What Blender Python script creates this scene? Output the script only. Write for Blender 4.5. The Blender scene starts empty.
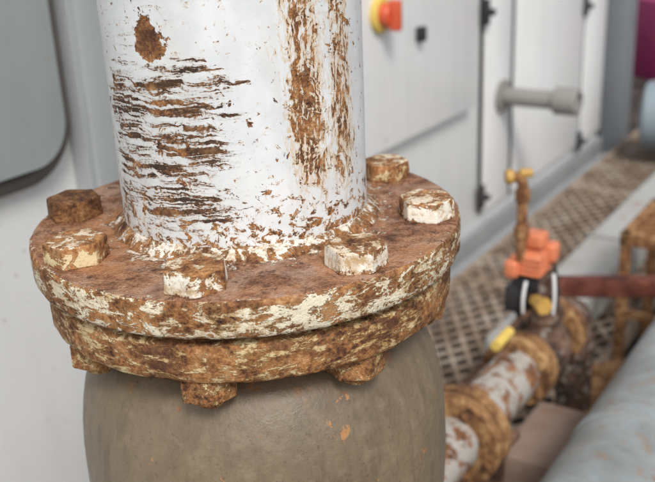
import bpy, bmesh, math, random
from mathutils import Vector, Matrix, noise as mn
random.seed(7)
sc=bpy.context.scene
rad=math.radians
# ------------------------------------------------------------------ node helper
class NM:
    def __init__(s,name):
        s.m=bpy.data.materials.new(name); s.m.use_nodes=True
        s.nt=s.m.node_tree; s.b=s.nt.nodes['Principled BSDF']
        s.tc=s.nt.nodes.new('ShaderNodeTexCoord'); s.P=s.tc.outputs['Object']
    def link(s,v,sock):
        if isinstance(v,bpy.types.NodeSocket): s.nt.links.new(v,sock)
        else:
            if isinstance(v,(tuple,list)) and len(v)==3 and hasattr(sock.default_value,'__len__') and len(sock.default_value)==4: v=(*v,1)
            sock.default_value=v
    def math(s,op,a,b=0.0,c=None,clamp=False):
        n=s.nt.nodes.new('ShaderNodeMath'); n.operation=op; n.use_clamp=clamp
        s.link(a,n.inputs[0]); s.link(b,n.inputs[1])
        if c is not None: s.link(c,n.inputs[2])
        return n.outputs[0]
    def add(s,a,b): return s.math('ADD',a,b)
    def sub(s,a,b): return s.math('SUBTRACT',a,b)
    def mul(s,a,b): return s.math('MULTIPLY',a,b)
    def mx(s,a,b): return s.math('MAXIMUM',a,b)
    def mi(s,a,b): return s.math('MINIMUM',a,b)
    def rng(s,v,a,b,c=0.0,d=1.0,sm=False):
        n=s.nt.nodes.new('ShaderNodeMapRange'); n.clamp=True
        if sm: n.interpolation_type='SMOOTHSTEP'
        s.link(v,n.inputs[0])
        for i,x in enumerate((a,b,c,d)): s.link(x,n.inputs[i+1])
        return n.outputs[0]
    def box(s,v,a,b,e,e2=None):
        e2=e2 or e
        return s.mul(s.rng(v,a-e,a+e,sm=True),s.rng(v,b-e2,b+e2,1.0,0.0,sm=True))
    def sc(s,vec,k,off=(0,0,0)):
        n=s.nt.nodes.new('ShaderNodeMapping'); s.link(vec,n.inputs[0])
        n.inputs['Location'].default_value=off; n.inputs['Scale'].default_value=k if isinstance(k,(tuple,list)) else (k,k,k)
        return n.outputs[0]
    def noise(s,vec,scale,detail=4,rough=.6,dist=0.0):
        n=s.nt.nodes.new('ShaderNodeTexNoise'); s.link(vec,n.inputs['Vector'])
        n.inputs['Scale'].default_value=scale; n.inputs['Detail'].default_value=detail
        n.inputs['Roughness'].default_value=rough; n.inputs['Distortion'].default_value=dist
        return n.outputs['Fac']
    def mix(s,f,a,b):
        n=s.nt.nodes.new('ShaderNodeMix'); n.data_type='RGBA'
        s.link(f,n.inputs[0]); s.link(a,n.inputs[6]); s.link(b,n.inputs[7]); return n.outputs[2]
    def ramp(s,f,stops):
        n=s.nt.nodes.new('ShaderNodeValToRGB'); s.link(f,n.inputs[0]); cr=n.color_ramp
        while len(cr.elements)<len(stops): cr.elements.new(.5)
        for e,(p,c) in zip(cr.elements,stops): e.position=p; e.color=(*c,1)
        return n.outputs[0]
    def xyz(s,vec=None):
        n=s.nt.nodes.new('ShaderNodeSeparateXYZ'); s.link(vec or s.P,n.inputs[0]); return n.outputs
    def comb(s,x,y,z):
        n=s.nt.nodes.new('ShaderNodeCombineXYZ'); s.link(x,n.inputs[0]); s.link(y,n.inputs[1]); s.link(z,n.inputs[2]); return n.outputs[0]
    def bump(s,h,dist,strength=1.0,normal=None):
        n=s.nt.nodes.new('ShaderNodeBump'); s.link(h,n.inputs['Height']); n.inputs['Distance'].default_value=dist; n.inputs['Strength'].default_value=strength
        if normal: s.link(normal,n.inputs['Normal'])
        return n.outputs[0]
    def done(s,col,rough=.6,normal=None,metal=0.0,spec=.5):
        s.link(col,s.b.inputs['Base Color']); s.link(rough,s.b.inputs['Roughness']); s.link(metal,s.b.inputs['Metallic'])
        s.b.inputs['Specular IOR Level'].default_value=spec
        if normal: s.link(normal,s.b.inputs['Normal'])
        return s.m

def rustcol(m,vec,bright=1.0,k=1.0,patch=.75):
    a=m.noise(vec,30*k,4,.70,.5); b=m.noise(vec,230*k,3,.7)
    v=m.add(m.mul(a,.58),m.mul(b,.42))
    B=bright
    c=m.ramp(v,[(.35,(.024*B,.012*B,.008*B)),(.43,(.085*B,.035*B,.016*B)),(.50,(.225*B,.096*B,.035*B)),(.57,(.39*B,.185*B,.068*B)),(.66,(.55*B,.35*B,.19*B))])
    if patch:
        p=m.noise(m.sc(vec,1,(7,3,11)),15*k,3,.65,.5)
        c=m.mix(m.rng(p,.50,.64,0,patch),c,(.085,.036,.020))
    return c,v

def simple_paint(name,col,rough=.45,dirt=.25,dirtcol=(.3,.26,.2),scale=6,rust=0.0):
    m=NM(name); d=m.noise(m.P,scale,3,.65,.3); f=m.rng(d,.45,.8,0,dirt)
    c=m.mix(f,col,dirtcol); r=m.rng(d,.3,.7,rough-.08,rough+.15)
    if rust>0:
        q=m.noise(m.P,scale*5,4,.7,.4); rm=m.rng(q,.72-rust*.4,.74-rust*.4)
        c=m.mix(rm,c,m.ramp(q,[(.5,(.12,.04,.015)),(.7,(.35,.14,.05))])); r=m.mx(r,m.mul(rm,.85))
    return m.done(c,r)

def rust_bg(name,stops,scale=14,paint=None,amount=.4,bump=.001):
    m=NM(name); a=m.noise(m.P,scale,4,.68,.3); c=m.ramp(a,stops)
    if paint:
        q=m.noise(m.P,scale*2.2,4,.7,.3); c=m.mix(m.rng(q,.60-.25*amount,.66-.25*amount),c,paint)
    return m.done(c,.85,m.bump(a,bump,.5),spec=.3)

def rust_mat(name,bright=1.0,k=1.0,paint=None,amount=.3,stretch=1.0,edge=None,bd=.003,ps=62,patch=.75):
    m=NM(name); c,v=rustcol(m,m.P,bright,k,patch); rough=m.rng(v,.3,.7,.95,.7)
    g=m.noise(m.P,560*k,2,.6)
    h=m.add(m.mul(v,.7),m.mul(g,.3))
    if paint:
        L=m.noise(m.P,11,2,.5)
        q=m.noise(m.sc(m.P,(1,1,stretch)),ps*k,5,.75,.45)
        q=m.add(q,m.mul(m.sub(L,.5),.26))
        if edge:
            z=m.xyz()[2]
            for (z0,z1,amt) in edge: q=m.sub(q,m.rng(z,z0,z1,0,amt))
        q=m.add(q,m.mul(m.sub(g,.5),.14))
        t=.62-amount*.28
        pm=m.rng(q,t,t+.022)
        fade=m.rng(q,t-.07,t,0,.55)
        pc=m.mix(m.rng(v,.41,.53),(paint[0]*.62,paint[1]*.46,paint[2]*.29),paint)
        c=m.mix(fade,c,(.40,.205,.075)); c=m.mix(pm,c,pc)
        rough=m.mi(rough,m.sub(1.0,m.mul(pm,.42)))
        h=m.add(m.mul(pm,.40),h)
    return m.done(c,rough,m.bump(h,bd,.9),spec=.35)

# ------------------------------------------------------------------ materials
def flange_top_mat():
    m=NM('flange_rust_face'); X=m.xyz(); x,y,z=X[0],X[1],X[2]
    a=m.noise(m.P,13,4,.62,.8); b=m.noise(m.P,80,4,.72,.3); g=m.noise(m.P,430,2,.65)
    v=m.add(m.add(m.mul(a,.38),m.mul(b,.36)),m.mul(g,.26))
    c=m.ramp(v,[(.36,(.040,.019,.012)),(.43,(.120,.049,.024)),(.49,(.240,.105,.050)),(.55,(.37,.190,.100)),(.64,(.53,.36,.25))])
    d=m.noise(m.sc(m.P,1,(9,2,4)),24,4,.72,.6); c=m.mix(m.rng(d,.48,.64,0,.6),c,(.48,.32,.23))
    e=m.noise(m.sc(m.P,1,(1,8,4)),60,4,.75); c=m.mix(m.rng(e,.55,.63,0,.85),c,(.06,.026,.015))
    o=m.rng(a,.53,.65,0,.6); c=m.mix(o,c,(.38,.15,.045))
    r=m.math('SQRT',m.add(m.mul(x,x),m.mul(y,y)))
    zone=m.mx(m.rng(r,.150,.120),m.rng(r,.174,.189,0,1.0))
    q=m.add(m.noise(m.P,58,4,.78,.5),m.mul(m.sub(g,.5),.16))
    pm=m.rng(m.add(q,m.mul(m.sub(zone,1.0),.16)),.530,.552)
    c=m.mix(pm,c,m.mix(m.rng(b,.42,.6),(.72,.65,.55),(.48,.35,.22)))
    h=m.add(m.add(m.mul(b,.6),m.mul(g,.35)),m.mul(pm,.35))
    return m.done(c,m.rng(g,.3,.7,.9,.58),m.bump(h,.006,.95),spec=.45)

def pipe_mat():
    m=NM('chipped_white_pipe_paint'); X=m.xyz(); x,y,z=X[0],X[1],X[2]
    phi=m.math('ARCTAN2',x,m.mul(y,-1.0)); u=m.mul(phi,.107)
    zz=m.sub(z,.9); uv=m.comb(u,zz,0.0)
    big=m.noise(uv,30,3,.65,.4)
    wob=m.mul(m.sub(big,.5),.08)
    uw=m.add(u,wob); zw=m.add(zz,wob)
    fine=m.noise(uv,430,3,.65)
    # horizontal scrapes
    s1=m.noise(m.comb(m.mul(uw,25),m.mul(m.add(zz,m.mul(wob,.16)),230),1.7),1.0,4,.69,.35)
    zoneS=m.mul(m.box(uw,-.125,.008,.012,.026),m.box(zw,.018,.155,.018))
    zoneS2=m.mul(m.box(u,-.12,-.03,.012),m.box(zz,.13,.205,.01))
    zs=m.mx(zoneS,m.mul(zoneS2,.5))
    ss=m.add(s1,m.mul(m.sub(zs,1.0),.28))
    ss=m.add(ss,m.mul(m.sub(fine,.5),.26))
    scr=m.rng(ss,.512,.530); scr_core=m.rng(ss,.528,.56)
    # vertical streaks
    s2=m.noise(m.comb(m.mul(uw,110),m.mul(zz,7),4.1),1.0,4,.70,.25)
    s2b=m.noise(m.comb(m.mul(u,330),m.mul(zz,80),2.1),1.0,3,.7,.2)
    vz=m.rng(zz,.0,.07)
    zv=m.mul(m.mx(m.box(u,.042,.082,.014),m.mul(m.box(u,.084,.118,.012),.95)),vz)
    sv=m.add(m.add(m.mul(s2,.54),m.mul(s2b,.46)),m.mul(m.sub(zv,1.0),.25))
    vst=m.rng(sv,.488,.508); vcore=m.rng(sv,.54,.60)
    # blot
    du=m.add(u,.057); dz=m.sub(zz,.170)
    dd=m.math('SQRT',m.add(m.mul(du,du),m.mul(m.mul(dz,dz),.8)))
    dd=m.add(dd,m.mul(m.sub(m.noise(uv,75,4,.68),.5),.034))
    blot=m.rng(dd,.0150,.0140); blotc=m.rng(dd,.0145,.007)
    # base + scattered chips
    n3=m.noise(m.comb(u,m.mul(zz,1.2),.0),105,4,.76,.5)
    bb=m.rng(m.add(zz,m.mul(wob,.6)),.064,.0,0,1)
    sb=m.add(n3,m.mul(bb,.155)); base=m.rng(sb,.650,.664)
    chips=m.rng(m.noise(m.comb(m.mul(u,1.7),zz,5.0),140,3,.6),.71,.72)
    n5=m.noise(m.comb(m.mul(u,1.3),zz,9.0),55,5,.76,.5)
    near=m.mx(m.mul(m.box(u,.03,.135,.02),m.rng(zz,.0,.03)),m.mul(m.box(u,-.16,.03,.02),m.box(zz,.0,.13,.02)))
    bigc=m.rng(m.add(n5,m.mul(near,.07)),.675,.688)
    rust=m.mx(m.mx(m.mx(scr,vst),m.mx(blot,base)),m.mx(chips,bigc))
    paint=m.mix(m.rng(big,.35,.7),(.75,.775,.785),(.64,.67,.685))
    st=m.noise(m.comb(m.mul(u,30),m.mul(zz,5),0.0),1.0,3,.6)
    paint=m.mix(m.rng(st,.48,.70,0,.4),paint,(.56,.55,.50))
    halo=m.mx(m.rng(sv,.39,.485,0,.8),m.mx(m.rng(ss,.45,.51,0,.35),m.rng(sb,.59,.655,0,.6)))
    paint=m.mix(halo,paint,(.60,.40,.20))
    grey=m.mul(m.rng(ss,.40,.51,0,.55),zs); paint=m.mix(grey,paint,(.43,.43,.42))
    rc,v=rustcol(m,uv,1.15,1.6,0)
    dark=m.mul(scr_core,m.rng(big,.62,.46,.10,.95))
    rc=m.mix(m.mul(dark,.88),rc,(.030,.022,.018))
    rc=m.mix(m.mul(blotc,.55),rc,(.06,.022,.01))
    rc=m.mix(m.mul(vcore,.45),rc,(.10,.035,.012))
    col=m.mix(rust,paint,rc)
    h=m.add(m.mul(m.sub(1.0,rust),.7),m.mul(m.mul(fine,rust),.6))
    return m.done(col,m.add(m.mul(rust,.45),.42),m.bump(h,.0018,.95),spec=.45)

M_pipe=pipe_mat(); M_ftop=flange_top_mat()
M_rim=rust_mat('flange_rim_chipped_paint',1.05,1.0,(.76,.69,.53),.40,2.4,edge=[(.890,.900,.07)],ps=52)
M_rim2=rust_mat('flange_rim_rust_ochre',1.08,1.0,(.62,.48,.27),.27,2.8,ps=56)
M_weld=rust_mat('weld_cracked_paint',1.0,1.3,(.74,.70,.62),.50,1.0,edge=[(.906,.900,.06)])
ed=[(.9115,.9165,.10),(.9045,.900,.08)]
M_bolttop=rust_mat('bolt_head_rust',1.15,1.2,(.72,.62,.47),.34,bd=.0022,ps=56,patch=.4)
M_boltside=rust_mat('bolt_side_white_paint',1.1,1.0,(.82,.78,.68),.66,.8,edge=ed,ps=50,bd=.0018,patch=.4)
M_boltmid=rust_mat('bolt_side_ochre_paint',1.1,1.0,(.68,.55,.33),.46,.8,edge=ed,ps=50,bd=.0018,patch=.4)
M_boltdark=rust_mat('bolt_dark_rust',.6,1.3)
M_nut=rust_mat('nut_rust',1.15,1.3,(.62,.48,.27),.26,patch=.4)
RS=[(.35,(.03,.016,.012)),(.48,(.11,.055,.034)),(.58,(.20,.11,.07)),(.7,(.26,.18,.13))]
M_rust=rust_bg('rusty_steel',RS)
M_grate=rust_bg('grating_rust_grey',[(.35,(.17,.12,.085)),(.5,(.30,.22,.16)),(.65,(.40,.34,.28))],9)
M_rustbr=rust_bg('rusty_beam_steel',[(.35,(.05,.016,.012)),(.5,(.13,.038,.025)),(.65,(.21,.08,.05))])
M_gasket=simple_paint('gasket_black',(.012,.01,.009),.9,.2)

def vessel_mat():
    m=NM('khaki_vessel_paint'); X=m.xyz(); z=X[2]
    a=m.noise(m.sc(m.P,(1,1,.5)),9,4,.65,.8); b=m.noise(m.P,60,4,.7)
    c=m.mix(m.rng(a,.3,.7),(.225,.170,.108),(.135,.104,.068))
    c=m.mix(m.rng(b,.5,.75,0,.4),c,(.31,.24,.16))
    top=m.rng(z,.765,.822,0,1); q=m.add(m.noise(m.P,55,5,.74,.4),m.mul(top,.14))
    rm=m.rng(q,.675,.69); c=m.mix(rm,c,m.ramp(b,[(.35,(.07,.028,.014)),(.6,(.36,.16,.055))]))
    c=m.mix(m.mul(top,m.rng(a,.35,.65,.1,.6)),c,(.16,.085,.042))
    c=m.mix(m.rng(m.noise(m.sc(m.P,(1,1,.14),(2,2,2)),60,4,.65),.50,.70,0,.5),c,(.085,.060,.038))
    c=m.mix(m.rng(m.noise(m.sc(m.P,(1,1,.6),(7,2,2)),38,5,.75,.6),.665,.68,0,.8),c,(.42,.20,.07))
    c=m.mix(m.rng(m.noise(m.P,230,3,.7),.60,.68,0,.45),c,(.08,.055,.035))
    return m.done(c,m.rng(b,.3,.7,.36,.56),m.bump(m.noise(m.P,130,4,.7),.0014,.55),spec=.5)
M_vessel=vessel_mat()

def wall_mat(name,c1,c2,rough=.4):
    m=NM(name); a=m.noise(m.P,2.2,3,.6,.4); b=m.noise(m.sc(m.P,(9,9,.8)),2.2,3,.65)
    c=m.mix(m.rng(a,.3,.7),c1,c2); c=m.mix(m.rng(b,.5,.78,0,.3),c,tuple(x*.72 for x in c2))
    sp=m.rng(m.noise(m.P,55,3,.7),.68,.70,0,.6); c=m.mix(sp,c,(.30,.22,.15))
    return m.done(c,rough)
M_white=wall_mat('white_enclosure_paint',(.83,.84,.83),(.78,.795,.79))
M_white2=wall_mat('white_door_paint',(.86,.865,.86),(.83,.84,.84),.32)
M_greyhatch=wall_mat('grey_green_hatch_paint',(.35,.385,.38),(.28,.315,.31),.35)
M_greypost=wall_mat('pale_grey_post_paint',(.52,.55,.555),(.45,.48,.485),.4)
M_rail=wall_mat('base_rail_grey',(.36,.375,.38),(.27,.28,.285),.5)
def galv_mat():
    m=NM('galvanised_pipe'); a=m.noise(m.P,7,4,.68,.5); b=m.noise(m.sc(m.P,(1,1,3)),26,4,.7,.4)
    c=m.mix(m.rng(a,.35,.65),(.33,.365,.37),(.20,.215,.21))
    c=m.mix(m.rng(b,.54,.70,0,.7),c,(.27,.17,.10)); c=m.mix(m.rng(m.noise(m.P,60,4,.7),.64,.67,0,.8),c,(.28,.11,.04))
    return m.done(c,m.rng(a,.3,.7,.34,.6))
M_galv=galv_mat()
M_duct=simple_paint('pale_duct_paint',(.40,.40,.385),.5,.6,(.26,.22,.18),4,.2)
M_col=simple_paint('column_grey_paint',(.24,.26,.28),.5,.4,(.15,.14,.13),5,.15)
M_black=simple_paint('black_rubber',(.02,.02,.022),.5,.1)
M_seal=simple_paint('brown_rubber_seal',(.13,.11,.10),.6,.3)
M_orange=simple_paint('orange_actuator_paint',(.66,.21,.10),.45,.6,(.35,.12,.06),30)
M_red=simple_paint('red_switch_handle',(.60,.10,.04),.35,.1)
M_yellow=simple_paint('yellow_plastic',(.72,.52,.12),.4,.4,(.3,.2,.05),40)
M_brass=simple_paint('brass_fitting',(.50,.30,.07),.4,.5,(.3,.14,.05),60)
M_blue=simple_paint('blue_grey_tank_paint',(.25,.31,.34),.4,.3,(.2,.2,.2),4)
M_magenta=simple_paint('magenta_paint',(.30,.02,.11),.45,.1)
M_beige=simple_paint('beige_pipe_paint',(.55,.48,.38),.5,.3)
RB2=[(.35,(.06,.025,.015)),(.5,(.22,.10,.045)),(.65,(.38,.2,.09))]
M_wrust=rust_bg('grey_rust_pipe',RB2,13,(.38,.355,.32),.60)
M_ochre=rust_bg('ochre_rust_flange',[(.35,(.07,.032,.018)),(.5,(.25,.125,.052)),(.65,(.42,.26,.12))],34,bump=.0003)
M_dvalve=rust_bg('dark_valve_rust',[(.35,(.02,.015,.012)),(.5,(.09,.05,.035)),(.65,(.2,.12,.08))],22,(.24,.21,.18),.15)
M_taprust=rust_bg('tap_rust',[(.35,(.10,.04,.018)),(.5,(.25,.115,.048)),(.65,(.40,.25,.12))],50,bump=.0003)
M_conc=simple_paint('stained_block',(.30,.21,.165),.85,.7,(.15,.075,.045),12,.2)
M_stub=simple_paint('grey_stub_pipe_paint',(.25,.24,.225),.5,.4,(.18,.15,.12),10,.1)
def ground_mat():
    m=NM('stained_concrete_ground'); a=m.noise(m.P,5,5,.7,.3)
    c=m.ramp(a,[(.35,(.02,.016,.014)),(.5,(.045,.033,.027)),(.65,(.11,.085,.07))])
    return m.done(c,.9)
M_ground=ground_mat()

# ------------------------------------------------------------------ geometry helpers
def empty(name,loc=(0,0,0)):
    e=bpy.data.objects.new(name,None); e.location=loc; sc.collection.objects.link(e)
    e.empty_display_size=.1; return e
def obj(name,bm,mats,parent=None,smooth=True,ang=35):
    me=bpy.data.meshes.new(name); bm.normal_update(); bm.to_mesh(me); bm.free()
    for mt in (mats if isinstance(mats,(list,tuple)) else [mats]): me.materials.append(mt)
    if smooth:
        me.shade_smooth(); me.set_sharp_from_angle(angle=rad(ang))
    o=bpy.data.objects.new(name,me); sc.collection.objects.link(o)
    if parent:
        o.parent=parent; o.matrix_parent_inverse=Matrix.Translation(-Vector(parent.location))
    return o
def frame_from(d):
    d=Vector(d).normalized(); return d.to_track_quat('Z','Y').to_matrix().to_4x4()
def lathe(bm,prof,origin=(0,0,0),axis=(0,0,1),seg=64,mi=None,jit=0,jf=30,cap=True):
    T=Matrix.Translation(Vector(origin))@frame_from(axis)
    rings=[]
    for (r,h) in prof:
        ring=[]
        for i in range(seg):
            a=2*math.pi*i/seg; p=T@Vector((r*math.cos(a),r*math.sin(a),h))
            if jit:
                q=p*jf; p=p+Vector((mn.noise(q),mn.noise(q+Vector((31,0,0))),mn.noise(q+Vector((0,57,0)))))*jit
            ring.append(bm.verts.new(p))
        rings.append(ring)
    for k in range(len(rings)-1):
        for i in range(seg):
            j=(i+1)%seg
            f=bm.faces.new((rings[k][i],rings[k][j],rings[k+1][j],rings[k+1][i]))
            if mi: f.material_index=mi[k]
    if cap:
        if prof[0][0]>0: f=bm.faces.new(list(reversed(rings[0]))); f.material_index=mi[0] if mi else 0
        if prof[-1][0]>0: f=bm.faces.new(rings[-1]); f.material_index=mi[-1] if mi else 0
    return rings
def fixn(bm): bmesh.ops.recalc_face_normals(bm,faces=bm.faces)
def bbox(bm,c,d,rot=None,bev=.003,seg=2):
    R=rot if rot is not None else Matrix.Identity(4)
    ret=bmesh.ops.create_cube(bm,size=1.0); vs=ret['verts']
    for v in vs: v.co=Vector((v.co.x*d[0],v.co.y*d[1],v.co.z*d[2]))
    if bev>0:
        es=list({e for v in vs for e in v.link_edges})
        r=bmesh.ops.bevel(bm,geom=es,offset=bev,segments=seg,affect='EDGES',profile=.5)
        allv=set(r['verts'])|{v for v in vs if v.is_valid}
    else: allv=set(vs)
    T=Matrix.Translation(Vector(c))@R
    for v in allv: v.co=T@v.co
def tube(bm,pts,r,seg=16):
    pts=[Vector(p) for p in pts]; rings=[]; a=None
    for i,p in enumerate(pts):
        d=(pts[min(i+1,len(pts)-1)]-pts[max(i-1,0)]).normalized()
        if a is None:
            up=Vector((0,0,1)) if abs(d.z)<.9 else Vector((1,0,0)); a=d.cross(up).normalized()
        else: a=(a-d*a.dot(d)).normalized()
        b=d.cross(a)
        rings.append([bm.verts.new(p+(a*math.cos(2*math.pi*k/seg)+b*math.sin(2*math.pi*k/seg))*r) for k in range(seg)])
    for k in range(len(rings)-1):
        for i in range(seg):
            j=(i+1)%seg; bm.faces.new((rings[k][i],rings[k][j],rings[k+1][j],rings[k+1][i]))
    bm.faces.new(rings[0]); bm.faces.new(rings[-1])
def arc(p0,c1,p1,n=10):
    p0,c1,p1=map(Vector,(p0,c1,p1)); return [(1-t)**2*p0+2*t*(1-t)*c1+t*t*p1 for t in [i/n for i in range(n+1)]]
def hexprism(bm,c,across,h,rot,bev=.0018,topm=0,sidem=1,jit=.0007,taper=1.0):
    b2=bmesh.new(); R=across/2
    bmesh.ops.create_cone(b2,cap_ends=True,segments=6,radius1=R,radius2=R*taper,depth=h)
    bmesh.ops.bevel(b2,geom=list(b2.edges),offset=bev,segments=3,affect='EDGES',profile=.55)
    bmesh.ops.remove_doubles(b2,verts=b2.verts,dist=.0002)
    for _ in range(4):
        bmesh.ops.triangulate(b2,faces=[f for f in b2.faces if len(f.verts)>3])
        es=[e for e in b2.edges if e.calc_length()>.004]
        if not es: break
        bmesh.ops.subdivide_edges(b2,edges=es,cuts=1)
    bmesh.ops.triangulate(b2,faces=[f for f in b2.faces if len(f.verts)>3])
    bmesh.ops.beautify_fill(b2,faces=list(b2.faces),edges=[e for e in b2.edges if e.is_manifold and e.calc_face_angle(0)<.02])
    T=Matrix.Translation(Vector(c))@Matrix.Rotation(rot,4,'Z')
    b2.normal_update()
    mi={f:(topm if abs(f.normal.z)>.6 else sidem) for f in b2.faces}
    for v in b2.verts:
        v.co=T@v.co; q=v.co*80; q2=v.co*330
        v.co+=Vector((mn.noise(q),mn.noise(q+Vector((9,9,0))),mn.noise(q+Vector((0,9,19)))))*jit
        v.co+=Vector((mn.noise(q2),mn.noise(q2+Vector((9,9,0))),mn.noise(q2+Vector((0,9,19)))))*jit*.35
    vm={}
    for v in b2.verts: vm[v]=bm.verts.new(v.co)
    for f in b2.faces:
        g=bm.faces.new([vm[v] for v in f.verts]); g.material_index=mi[f]
    b2.free()

# ------------------------------------------------------------------ main flanged pipe
FP=empty('flanged_pipe',(0,0,.9))
bm=bmesh.new(); N=200
zs=[.9+.004*i for i in range(100)]+[1.32,1.5,1.8,2.2,2.6]
lathe(bm,[(.107,z) for z in zs],seg=N,jit=.0006,jf=14); fixn(bm)
obj('upper_pipe',bm,M_pipe,FP,ang=60)
bm=bmesh.new()
prof=[]
for i in range(13):
    t=i/12; r=.1185-.0130*t; z=.8995+.011*t**1.6+.0018*math.sin(math.pi*t)
    prof.append((r,z))
lathe(bm,prof,seg=420,jit=.0014,jf=80,cap=False); fixn(bm); obj('weld_bead',bm,M_weld,FP,ang=70)
bm=bmesh.new()
T0=.9; th=.031
NR=60
prof=[(.098,T0)]+[(.098+.0865*i/NR,T0) for i in range(1,NR+1)]+[(.1862,T0-.0006),(.1875,T0-.0022),(.188,T0-.005),(.188,T0-.012),(.1879,T0-.019),(.1876,T0-th+.004),(.1862,T0-th+.0012),(.184,T0-th),(.15,T0-th)]
mi=[0]*(NR+1)+[1]*(len(prof)-NR-2)
lathe(bm,prof,seg=640,mi=mi,jit=.0007,jf=70); fixn(bm)
obj('upper_flange',bm,[M_ftop,M_rim],FP,ang=40)
bm=bmesh.new(); lathe(bm,[(.168,T0-th+.002),(.168,T0-th-.008)],seg=128); fixn(bm); obj('gasket',bm,M_gasket,FP)
heads=bmesh.new()
for i in range(8):
    a=rad(-10+45*i+(3 if i==6 else 0)); c=Vector((.159*math.sin(a),-.159*math.cos(a),.9+.0085))
    side={0:1,1:1,2:1,3:2,7:2,6:3}.get(i,2); top={6:3}.get(i,0)
    hexprism(heads,c,[.052,.050,.050,.048,.05,.05,.052,.053][i],.018,rad([2,28,12,20,0,0,28,50][i]),topm=top,sidem=side,taper=.95)
fixn(heads); obj('hex_bolt_heads',heads,[M_bolttop,M_boltside,M_boltmid,M_boltdark],FP,ang=60)
# vessel with lower flange
VS=empty('khaki_valve_vessel',(0,0,0))
L0=.9-th-.007; lt=.034
prof=[(.10,L0),(.170,L0),(.1755,L0-.001),(.1782,L0-.003),(.179,L0-.006),(.179,L0-.011),(.179,L0-.016),(.179,L0-.022),(.1785,L0-lt+.004),(.177,L0-lt+.0012),(.174,L0-lt),(.10,L0-lt)]
bm=bmesh.new(); lathe(bm,prof,origin=(.003,0,0),seg=500,jit=.0009,jf=70); fixn(bm); obj('lower_flange',bm,M_rim2,VS,ang=40)
bz=L0-lt; dz=bz-.827
prof=[(.118,bz+.001),(.119,bz-.004),(.120,bz-.009),(.1245,bz-.010),(.1255,bz-.014),(.126,bz-.018),(.134,bz-.024)]
pts=[(.143,.797),(.151,.785),(.158,.772),(.1635,.757),(.1675,.740),(.1705,.720),(.172,.700),(.1727,.68),(.1727,.655),(.1715,.63),(.168,.605),(.162,.58),(.153,.556),(.141,.534),(.125,.515),(.106,.50),(.09,.492),(.082,.48),(.08,.46),(.08,.44)]
pts=[(r,z+dz) for r,z in pts]
bm=bmesh.new(); lathe(bm,prof+pts,origin=(.006,0,0),seg=200,jit=.0006,jf=20)
lathe(bm,[(.10,.445+dz),(.13,.444+dz),(.13,.425+dz),(.10,.424+dz)],seg=96)
lathe(bm,[(.07,.435),(.07,-.1)],seg=64)
lathe(bm,[(.12,-.118),(.12,-.10),(.07,-.098)],seg=64)
fixn(bm); obj('vessel_body',bm,M_vessel,VS,ang=45)
bm=bmesh.new()
for i in range(8):
    a=rad(-10+45*i); x,y=.153*math.sin(a)+.003,-.153*math.cos(a)
    hexprism(bm,(x,y,bz-.0105),.048,.021,rad(17*i+8),topm=0,sidem=0,jit=.0010)
    lathe(bm,[(.012,bz-.02),(.012,bz-.028),(.0105,bz-.0295)],origin=(x,y,0),seg=20,jit=.0004,jf=90)
fixn(bm); obj('stud_nuts',bm,M_nut,VS,ang=60)
FP.location=(.003,0,.918); VS.location.z+=.018

# ------------------------------------------------------------------ enclosure (wall frame)
P0=Vector((.51,2.06,0)); w=Vector((.5604,.8282,0)).normalized(); nn=Vector((.8282,-.5604,0)).normalized()
RW=Matrix(((w.x,nn.x,0,0),(w.y,nn.y,0,0),(0,0,1,0),(0,0,0,1)))
def WP(s,o,z): return P0+w*s+nn*o+Vector((0,0,z))
def wbox(bm,s0,s1,o0,o1,z0,z1,bev=.004,seg=2):
    bbox(bm,WP((s0+s1)/2,(o0+o1)/2,(z0+z1)/2),(s1-s0,o1-o0,z1-z0),RW,bev,seg)
EN=empty('equipment_enclosure',P0)
bm=bmesh.new(); wbox(bm,-4.6,1.40,-1.2,0,.08,2.3,.01); fixn(bm); obj('housing',bm,M_white,EN)
bm=bmesh.new(); wbox(bm,-4.6,1.41,-1.15,.045,-.12,.012,.004); wbox(bm,-4.6,1.41,-1.15,.022,.012,.088,.004); fixn(bm); obj('base_rail',bm,M_rail,EN)
bm=bmesh.new(); wbox(bm,-1.25,.02,.002,.040,.525,2.1,.008); fixn(bm); obj('switch_panel_door',bm,M_white2,EN)
bm=bmesh.new()
wbox(bm,.145,.362,.002,.016,.13,2.2,.006); wbox(bm,.378,1.10,.002,.016,.13,2.2,.006); wbox(bm,1.125,1.385,.002,.016,.13,2.2,.006)
fixn(bm); obj('access_doors',bm,M_white2,EN)
bm=bmesh.new()
wbox(bm,.128,.136,.001,.012,.13,2.2,.001); wbox(bm,.364,.376,.001,.018,.13,2.2,.001); wbox(bm,1.104,1.118,.001,.012,.13,2.2,.001)
fixn(bm); obj('door_seals',bm,M_black,EN)
bm=bmesh.new()
for (s,z) in ((.125,.80),(.11,.20),(1.085,.70),(1.085,.15),(.36,1.2),(.135,1.45)):
    wbox(bm,s-.014,s+.014,.014,.034,z-.04,z+.04,.006); lathe(bm,[(.012,0),(.012,.02),(.008,.024)],origin=WP(s,.03,z),axis=nn,seg=20)
wbox(bm,-.375,-.345,.042,.062,.785,.825,.004)
fixn(bm); obj('door_latches',bm,M_black,EN)
KS=-.565
bm=bmesh.new()
lathe(bm,[(.045,0),(.045,.012),(.040,.016)],origin=WP(KS,.0405,.882),axis=nn,seg=40); fixn(bm); obj('switch_escutcheon',bm,M_yellow,EN)
bm=bmesh.new()
lathe(bm,[(.030,0),(.030,.020),(.026,.025)],origin=WP(KS,.055,.882),axis=nn,seg=32)
bbox(bm,WP(KS,.088,.882),(.022,.03,.075),RW,.005,3)
fixn(bm); obj('switch_handle',bm,M_red,EN)
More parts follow.
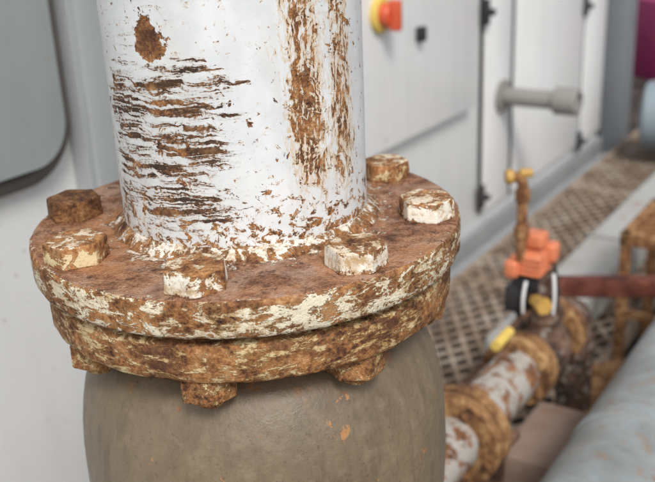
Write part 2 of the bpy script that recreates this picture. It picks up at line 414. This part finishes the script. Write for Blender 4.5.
def roundrect(s0,s1,z0,z1,r,n=12):
    P=[]
    for (cs,cz,a0) in ((s1-r,z0+r,-90),(s1-r,z1-r,0),(s0+r,z1-r,90),(s0+r,z0+r,180)):
        for i in range(n+1):
            a=rad(a0+90*i/n); P.append((cs+r*math.cos(a),cz+r*math.sin(a)))
    return P
def plate(bm,P,o0,o1):
    A=[bm.verts.new(WP(s,o0,z)) for s,z in P]; B=[bm.verts.new(WP(s,o1,z)) for s,z in P]
    k=len(P)
    for i in range(k): bm.faces.new((A[i],A[(i+1)%k],B[(i+1)%k],B[i]))
    f=bm.faces.new(B); bm.faces.new(list(reversed(A)))
    bmesh.ops.bevel(bm,geom=[e for e in f.edges],offset=.008,segments=3,affect='EDGES')
bm=bmesh.new(); plate(bm,roundrect(-2.9,-1.60,.785,1.9,.07),.001,.05); fixn(bm); obj('hatch_panel',bm,M_greyhatch,EN)
bm=bmesh.new(); P=roundrect(-2.922,-1.578,.762,1.922,.09); P.append(P[0])
tube(bm,[WP(s,.014,z) for s,z in P],.014,12); fixn(bm); obj('hatch_seal',bm,M_seal,EN)
bm=bmesh.new(); wbox(bm,-1.545,-1.43,.001,.05,.66,2.2,.006); wbox(bm,-1.555,-1.545,.001,.04,.66,2.2,.001); wbox(bm,-1.49,-1.484,.0505,.056,.66,2.2,.001); fixn(bm); obj('hatch_post',bm,M_greypost,EN)
bm=bmesh.new(); o=WP(.275,.016,.505)
lathe(bm,[(.055,0),(.055,.015),(.03,.016),(.03,.19),(.045,.191),(.045,.262),(.04,.267),(.03,.267),(.03,.25),(.0,.25)],origin=o,axis=nn,seg=40)
fixn(bm); obj('wall_stub_pipe',bm,M_stub,EN)

# ------------------------------------------------------------------ ground & grating
bm=bmesh.new(); bmesh.ops.create_grid(bm,x_segments=40,y_segments=40,size=60)
for v in bm.verts: v.co.z=-.12
obj('ground',bm,M_ground,None)
GR=bmesh.new(); pitch=.078
def clipseg(p,d,smin,smax,omin,omax):
    t0,t1=-9,9
    for c,dd,a,b in ((p[0],d[0],smin,smax),(p[1],d[1],omin,omax)):
        ta,tb=(a-c)/dd,(b-c)/dd
        if ta>tb: ta,tb=tb,ta
        t0=max(t0,ta); t1=min(t1,tb)
    return (t0,t1) if t1>t0+.01 else None
for sgn in (1,-1):
    d=(math.cos(rad(34)),sgn*math.sin(rad(34)))
    for k in range(-120,121):
        p=(-.5+k*pitch,.3)
        r=clipseg(p,d,-3.5,3.5,.05,.62)
        if not r: continue
        a=WP(p[0]+d[0]*r[0],p[1]+d[1]*r[0],0); b=WP(p[0]+d[0]*r[1],p[1]+d[1]*r[1],0)
        L=(b-a).length; ang=math.atan2((b-a).y,(b-a).x)
        bbox(GR,(a+b)/2+Vector((0,0,-.004 if sgn>0 else -.0055)),(L,.011,.006),Matrix.Rotation(ang,4,'Z'),0)
for o in (.05,.62): wbox(GR,-3.5,3.5,o-.012,o+.012,-.04,.004,0)
for s in (-2.4,-1.2,-.1,.95,2.0,3.0): wbox(GR,s-.01,s+.01,.063,.607,-.04,.001,0)
fixn(GR); obj('walkway_grating',GR,M_grate,None,smooth=False)

# ------------------------------------------------------------------ pale duct parallel to the wall
bm=bmesh.new()
D0=Vector((.673,1.579,0)); so=(D0-P0).dot(w); oo=(D0-P0).dot(nn)
wbox(bm,so-.42,so+3.2,oo,oo+.15,.03,.15,.022,4)
for s in (so+.35,so+1.3,so+2.3): wbox(bm,s-.012,s+.012,oo-.006,oo+.156,.024,.156,.02,4)
for s in (so-.1,so+.9,so+2.0): wbox(bm,s-.03,s+.03,oo+.02,oo+.13,-.12,.035,.003)
fixn(bm); obj('cable_duct',bm,M_duct,None)

# ------------------------------------------------------------------ big galvanised pipe (lower right)
A=Vector((.356,.367,.30))+nn*.10; 
bm=bmesh.new()
lathe(bm,[(.10,-1.0),(.10,.17),(.103,.172),(.103,.195),(.10,.197),(.10,1.2),(.103,1.202),(.103,1.22),(.10,1.222),(.10,3.4)],origin=A,axis=w,seg=72)
for t in (-.6,.5,1.6,2.8):
    c=A+w*t; bbox(bm,(c.x,c.y,.04),(.05,.16,.34),RW,.004)
fixn(bm); obj('galvanised_pipe',bm,M_galv,None)

# ------------------------------------------------------------------ valve branch
VA=empty('valve_assembly',(.45,.8,.35)); ax=w
z0=.35; O=Vector((0,0,z0))-nn*.054; d0=.572
bm=bmesh.new()
lathe(bm,[(.045,.03),(.045,d0-.02)],origin=O,axis=ax,seg=48)
lathe(bm,[(.046,d0+.02),(.046,d0+.23)],origin=O,axis=ax,seg=48)
fixn(bm); obj('branch_pipe',bm,M_wrust,VA)
bm=bmesh.new()
for (a,b,r) in ((d0-.030,d0-.006,.078),(d0,d0+.022,.078),(d0+.225,d0+.243,.066),(d0+.248,d0+.266,.066),(d0+.40,d0+.418,.062),(d0+.423,d0+.44,.062)):
    lathe(bm,[(.03,a),(r-.002,a),(r,a+.002),(r,b-.002),(r-.002,b),(.03,b)],origin=O,axis=ax,seg=56)
T=frame_from(ax)
for (c0,c1,r,k) in ((d0-.040,d0+.032,.063,8),(d0+.216,d0+.275,.055,6),(d0+.391,d0+.449,.051,6)):
    for i in range(k):
        an=2*math.pi*(i+.5)/k; q=O+(T@Vector((r*math.cos(an),r*math.sin(an),0)))
        lathe(bm,[(.007,c0),(.007,c1)],origin=q,axis=ax,seg=6)
fixn(bm); obj('branch_flanges',bm,M_ochre,VA)
bm=bmesh.new()
lathe(bm,[(.04,d0+.265),(.045,d0+.29),(.058,d0+.32),(.060,d0+.335),(.056,d0+.36),(.043,d0+.385),(.04,d0+.405)],origin=O,axis=ax,seg=40)
e0=O+ax*(d0+.44); tube(bm,[e0]+arc(e0+ax*.03,e0+ax*.12,e0+ax*.12-Vector((0,0,.10)),8)+[e0+ax*.12-Vector((0,0,.46))],.038,32)
vc=O+ax*(d0+.335)
lathe(bm,[(.034,.03),(.034,.07),(.045,.071),(.045,.085),(.026,.087),(.026,.155)],origin=vc,seg=32)
lathe(bm,[(.038,.105),(.038,.122)],origin=vc,seg=6)
fixn(bm); obj('valve_body',bm,M_dvalve,VA)
ac=vc+Vector((-.018,0,.190))
bm=bmesh.new()
bbox(bm,ac+Vector((0,0,-.010)),(.062,.052,.046),RW,.010,4)
bbox(bm,ac+w*.010+Vector((0,0,.030)),(.040,.044,.030),RW,.009,4)
bbox(bm,ac-w*.022-nn*.026+Vector((0,0,-.018)),(.042,.026,.034),RW,.007,3)
bbox(bm,ac+w*.026+nn*.026+Vector((0,0,.004)),(.032,.026,.036),RW,.007,3)
for i in range(4): bbox(bm,ac+Vector((0,0,-.025+.010*i)),(.068,.057,.004),RW,.0015,1)
fixn(bm); obj('actuator',bm,M_orange,VA)
bm=bmesh.new()
hb=O+ax*(d0+.25)+Vector((-.01,0,.085))
tube(bm,[hb-w*.035+Vector((0,0,.004)),hb-w*.05+Vector((0,0,.004)),hb-w*.095+Vector((0,0,.002))],.0095,14)
fixn(bm); obj('lever_grip',bm,M_yellow,VA)
bm=bmesh.new(); tube(bm,[vc+Vector((0,0,.09)),hb+Vector((0,0,.008)),hb-w*.04+Vector((0,0,.004))],.006,10); fixn(bm); obj('lever_arm',bm,M_rust,VA)
tp=ac-w*.026-nn*.012
bm=bmesh.new()
tube(bm,[tp,tp+Vector((0,0,.08)),tp+Vector((0,0,.135))]+arc(tp+Vector((0,0,.137)),tp+Vector((0,0,.158)),tp+Vector((-.020,0,.158)),6),.0095,16)
lathe(bm,[(.014,.045),(.014,.066)],origin=tp,seg=6); lathe(bm,[(.0125,.112),(.0135,.114),(.0135,.132),(.0125,.134)],origin=tp,seg=20)
fixn(bm); obj('tap_riser',bm,M_taprust,VA)
bm=bmesh.new(); lathe(bm,[(.012,0),(.013,.004),(.013,.012),(.010,.014)],origin=tp+Vector((-.018,0,.158)),axis=(-1,0,0),seg=20); bbox(bm,tp+Vector((.004,0,.164)),(.024,.017,.014),None,.004,3)
lathe(bm,[(.010,-.02),(.012,-.015),(.012,.02),(.016,.021),(.016,.032),(.008,.034),(.008,.05)],origin=ac+w*.05-nn*.04+Vector((0,0,-.075)),seg=20)
lathe(bm,[(.009,0),(.012,.003),(.012,.03),(.016,.031),(.016,.042)],origin=ac-w*.035+nn*.02+Vector((0,0,-.07)),axis=(.2,-.9,.1),seg=6)
fixn(bm); obj('brass_fittings',bm,M_brass,VA)
bm=bmesh.new()
tube(bm,arc(ac+Vector((.035,-.02,-.01)),ac+Vector((.05,-.03,-.06)),ac+Vector((.03,-.02,-.15)),14),.0035,10)
bbox(bm,ac+w*.010-nn*.005+Vector((0,0,-.050)),(.066,.05,.030),RW,.004,2)
bbox(bm,ac-w*.03-nn*.02+Vector((0,0,-.075)),(.03,.03,.05),RW,.004,2)
bbox(bm,ac+w*.03+nn*.025+Vector((0,0,-.095)),(.035,.03,.05),RW,.004,2)
fixn(bm); obj('solenoid_blocks',bm,M_black,VA)
bm=bmesh.new(); tube(bm,arc(ac+Vector((-.02,-.045,-.03)),ac+Vector((-.03,-.055,-.06)),ac+Vector((-.022,-.04,-.10)),12),.003,10)
tube(bm,arc(ac+Vector((.03,-.04,-.02)),ac+Vector((.033,-.05,-.06)),ac+Vector((.032,-.04,-.10)),12),.003,10)
fixn(bm); obj('white_hoses',bm,M_white2,VA)
bm=bmesh.new()
for t in (d0+.1,): 
    c=O+ax*t; bbox(bm,(c.x,c.y,.10),(.03,.06,.44),RW,.002)
    bbox(bm,(c.x,c.y,.30),(.03,.11,.014),RW,.002)
fixn(bm); obj('pipe_supports',bm,M_rust,VA)

# ------------------------------------------------------------------ steel beam (channel) crossing
bm=bmesh.new()
bl=Vector((.555,1.155,.30)); br=Vector((1.75,1.02,.30)); dirb=(br-bl); L=dirb.length; ang=math.atan2(dirb.y,dirb.x); RB=Matrix.Rotation(ang,4,'Z'); c=(bl+br)/2
bbox(bm,c,(L,.006,.036),RB,.0015); bbox(bm,c+Vector((0,.018,.018)),(L+.004,.038,.005),RB,.0015); bbox(bm,c+Vector((0,.018,-.018)),(L+.004,.038,.005),RB,.0015)
for t in (.35,.95): 
    p=bl+dirb*t; bbox(bm,(p.x,p.y+.02,.07),(.04,.04,.4),RB,.002)
fixn(bm); obj('steel_channel_beam',bm,M_rustbr,None)
# ------------------------------------------------------------------ rusty stand with mesh top
bm=bmesh.new(); c0=Vector((.80,1.36,.35)); s0=(c0-P0).dot(w); o0=(c0-P0).dot(nn)
S1,O1=s0+.30,o0+.45
for (a,b,e,f) in ((s0,S1,o0,o0+.025),(s0,S1,O1-.025,O1),(s0,s0+.025,o0,O1),(S1-.025,S1,o0,O1)): wbox(bm,a,b,e,f,.318,.352,.002)
for i in range(1,9): wbox(bm,s0+i*.033,s0+i*.033+.008,o0+.02,O1-.02,.333,.345,0)
for i in range(1,13): wbox(bm,s0+.02,S1-.02,o0+i*.034,o0+i*.034+.006,.331,.343,0)
for a in (s0+.002,S1-.027):
    for e in (o0+.002,O1-.027): wbox(bm,a,a+.024,e,e+.024,-.12,.32,.002)
for a in (s0+.005,S1-.02): wbox(bm,a,a+.014,o0+.02,O1-.02,.12,.14,0)
fixn(bm); obj('rusty_step_stand',bm,M_taprust,None,smooth=False)
# ------------------------------------------------------------------ column, tank, far things
def wl(name,f,mat,**k):
    bm=bmesh.new(); f(bm); fixn(bm); return obj(name,bm,mat,None,**k)
c=Vector((1.50,3.62,1.4)); 
def colf(bm):
    bbox(bm,c-w*.05,(.012,.11,3.04),RW,.002); bbox(bm,c+w*.05,(.012,.11,3.04),RW,.002); bbox(bm,c,(.098,.01,3.04),RW,.002)
    bbox(bm,(c.x,c.y,-.105),(.22,.22,.03),RW,.002)
wl('steel_column',colf,M_col)
def tankf(bm):
    o=Vector((1.47,3.13,.20)); lathe(bm,[(0,-.02),(.06,-.018),(.11,-.01),(.14,0),(.15,.02),(.15,1.2),(.14,1.24),(.06,1.28),(0,1.285)],origin=o,axis=(.92,-.39,0),seg=56,cap=False)
    lathe(bm,[(.153,.08),(.158,.08),(.158,.12),(.153,.12)],origin=o,axis=(.92,-.39,0),seg=56,cap=False)
    for t in (.25,.95): 
        p=o+Vector((.92,-.39,0)).normalized()*t; bbox(bm,(p.x,p.y,0),(.05,.2,.26),Matrix.Rotation(math.atan2(-.39,.92),4,'Z'),.003)
wl('blue_air_tank',tankf,M_blue)
def magf(bm):
    bbox(bm,(2.66,5.6,.14),(.9,.6,.52),Matrix.Rotation(.2,4,'Z'),.01); 
    for i in range(8): bbox(bm,(2.27+.11*i,5.6-.318+.0225*i,.14),(.02,.02,.4),Matrix.Rotation(.2,4,'Z'),.003)
wl('magenta_container',magf,M_magenta)
def bpf(bm):
    tube(bm,[(1.7,4.6,.62),(3.0,4.3,.62),(5,3.9,.62)],.05,20)
    for x in (2.6,4.2): bbox(bm,(x,4.6-(x-1.7)*.21,.24),(.05,.05,.72),None,.003)
wl('beige_overhead_pipe',bpf,M_beige)
def farw(bm):
    bbox(bm,(3.2,8.6,1.8),(9,.3,3.9),Matrix.Rotation(-.25,4,'Z'),.01)
    for i in range(20): bbox(bm,Vector((3.2,8.6,1.8))+Matrix.Rotation(-.25,4,'Z')@Vector((-4.2+.44*i,-.17,0)),(.05,.05,3.8),Matrix.Rotation(-.25,4,'Z'),.005)
wl('corrugated_building_wall',farw,wall_mat('pale_cladding',(.45,.50,.53),(.38,.42,.45)))
wl('masonry_block',lambda bm:bbox(bm,(.50,.74,.03),(.22,.16,.30),RW,.008),M_conc)
def lowp(bm):
    for (o,r,z) in ((.44,.03,.08),(.52,.02,.06)):
        lathe(bm,[(r,-2.0),(r,.3)],origin=WP(0,o,z),axis=w,seg=24)
        lathe(bm,[(r+.012,-.6),(r+.012,-.56)],origin=WP(0,o,z),axis=w,seg=24)
wl('rusty_service_pipes',lowp,M_rust)
def scrap(bm):
    bbox(bm,(.70,1.00,.10),(.22,.14,.012),Matrix.Rotation(.5,4,'Z')@Matrix.Rotation(.25,4,'X'),.002)
    bbox(bm,(.62,.95,.02),(.16,.05,.18),Matrix.Rotation(.9,4,'Z'),.003)
    bbox(bm,(.74,1.12,.0),(.10,.10,.20),Matrix.Rotation(.3,4,'Z'),.003)
wl('rusted_bracket_plates',scrap,M_ochre)

# ------------------------------------------------------------------ light, world, camera
SE,SA=46,168
az=rad(SA); sd=Vector((math.sin(az)*math.cos(rad(SE)),math.cos(az)*math.cos(rad(SE)),math.sin(rad(SE))))
L=bpy.data.lights.new('sun','SUN'); L.energy=2.1; L.angle=rad(14); L.color=(1,.975,.94)
lo=bpy.data.objects.new('sun',L); sc.collection.objects.link(lo); lo.rotation_euler=sd.to_track_quat('Z','Y').to_euler(); lo.location=(0,0,5)
W=bpy.data.worlds.new('World'); sc.world=W; W.use_nodes=True; nt=W.node_tree
sky=nt.nodes.new('ShaderNodeTexSky'); sky.sky_type='NISHITA'; sky.sun_disc=False; sky.sun_elevation=rad(SE); sky.sun_rotation=rad(SA)
sky.air_density=1.0; sky.dust_density=3.0
hs=nt.nodes.new('ShaderNodeHueSaturation'); hs.inputs['Saturation'].default_value=.36
nt.links.new(sky.outputs[0],hs.inputs['Color']); nt.links.new(hs.outputs[0],nt.nodes['Background'].inputs[0]); nt.nodes['Background'].inputs[1].default_value=.15
cam=bpy.data.cameras.new('camera'); co=bpy.data.objects.new('camera',cam); sc.collection.objects.link(co); sc.camera=co
th_=rad(21); ro=rad(2.7)
F=Vector((0,math.cos(th_),-math.sin(th_))); Rr=Vector((1,0,0)); U=Vector((0,math.sin(th_),math.cos(th_)))
ri=Rr*math.cos(ro)-U*math.sin(ro); up=Rr*math.sin(ro)+U*math.cos(ro)
co.matrix_world=Matrix(((ri.x,up.x,-F.x,.073),(ri.y,up.y,-F.y,-.779),(ri.z,up.z,-F.z,1.187),(0,0,0,1)))
cam.sensor_width=36; cam.lens=50.8; cam.clip_start=.02; cam.clip_end=300
cam.dof.use_dof=True; cam.dof.focus_distance=.70; cam.dof.aperture_fstop=7.0
sc.view_settings.view_transform='Standard'; sc.view_settings.look='None'; sc.view_settings.exposure=0
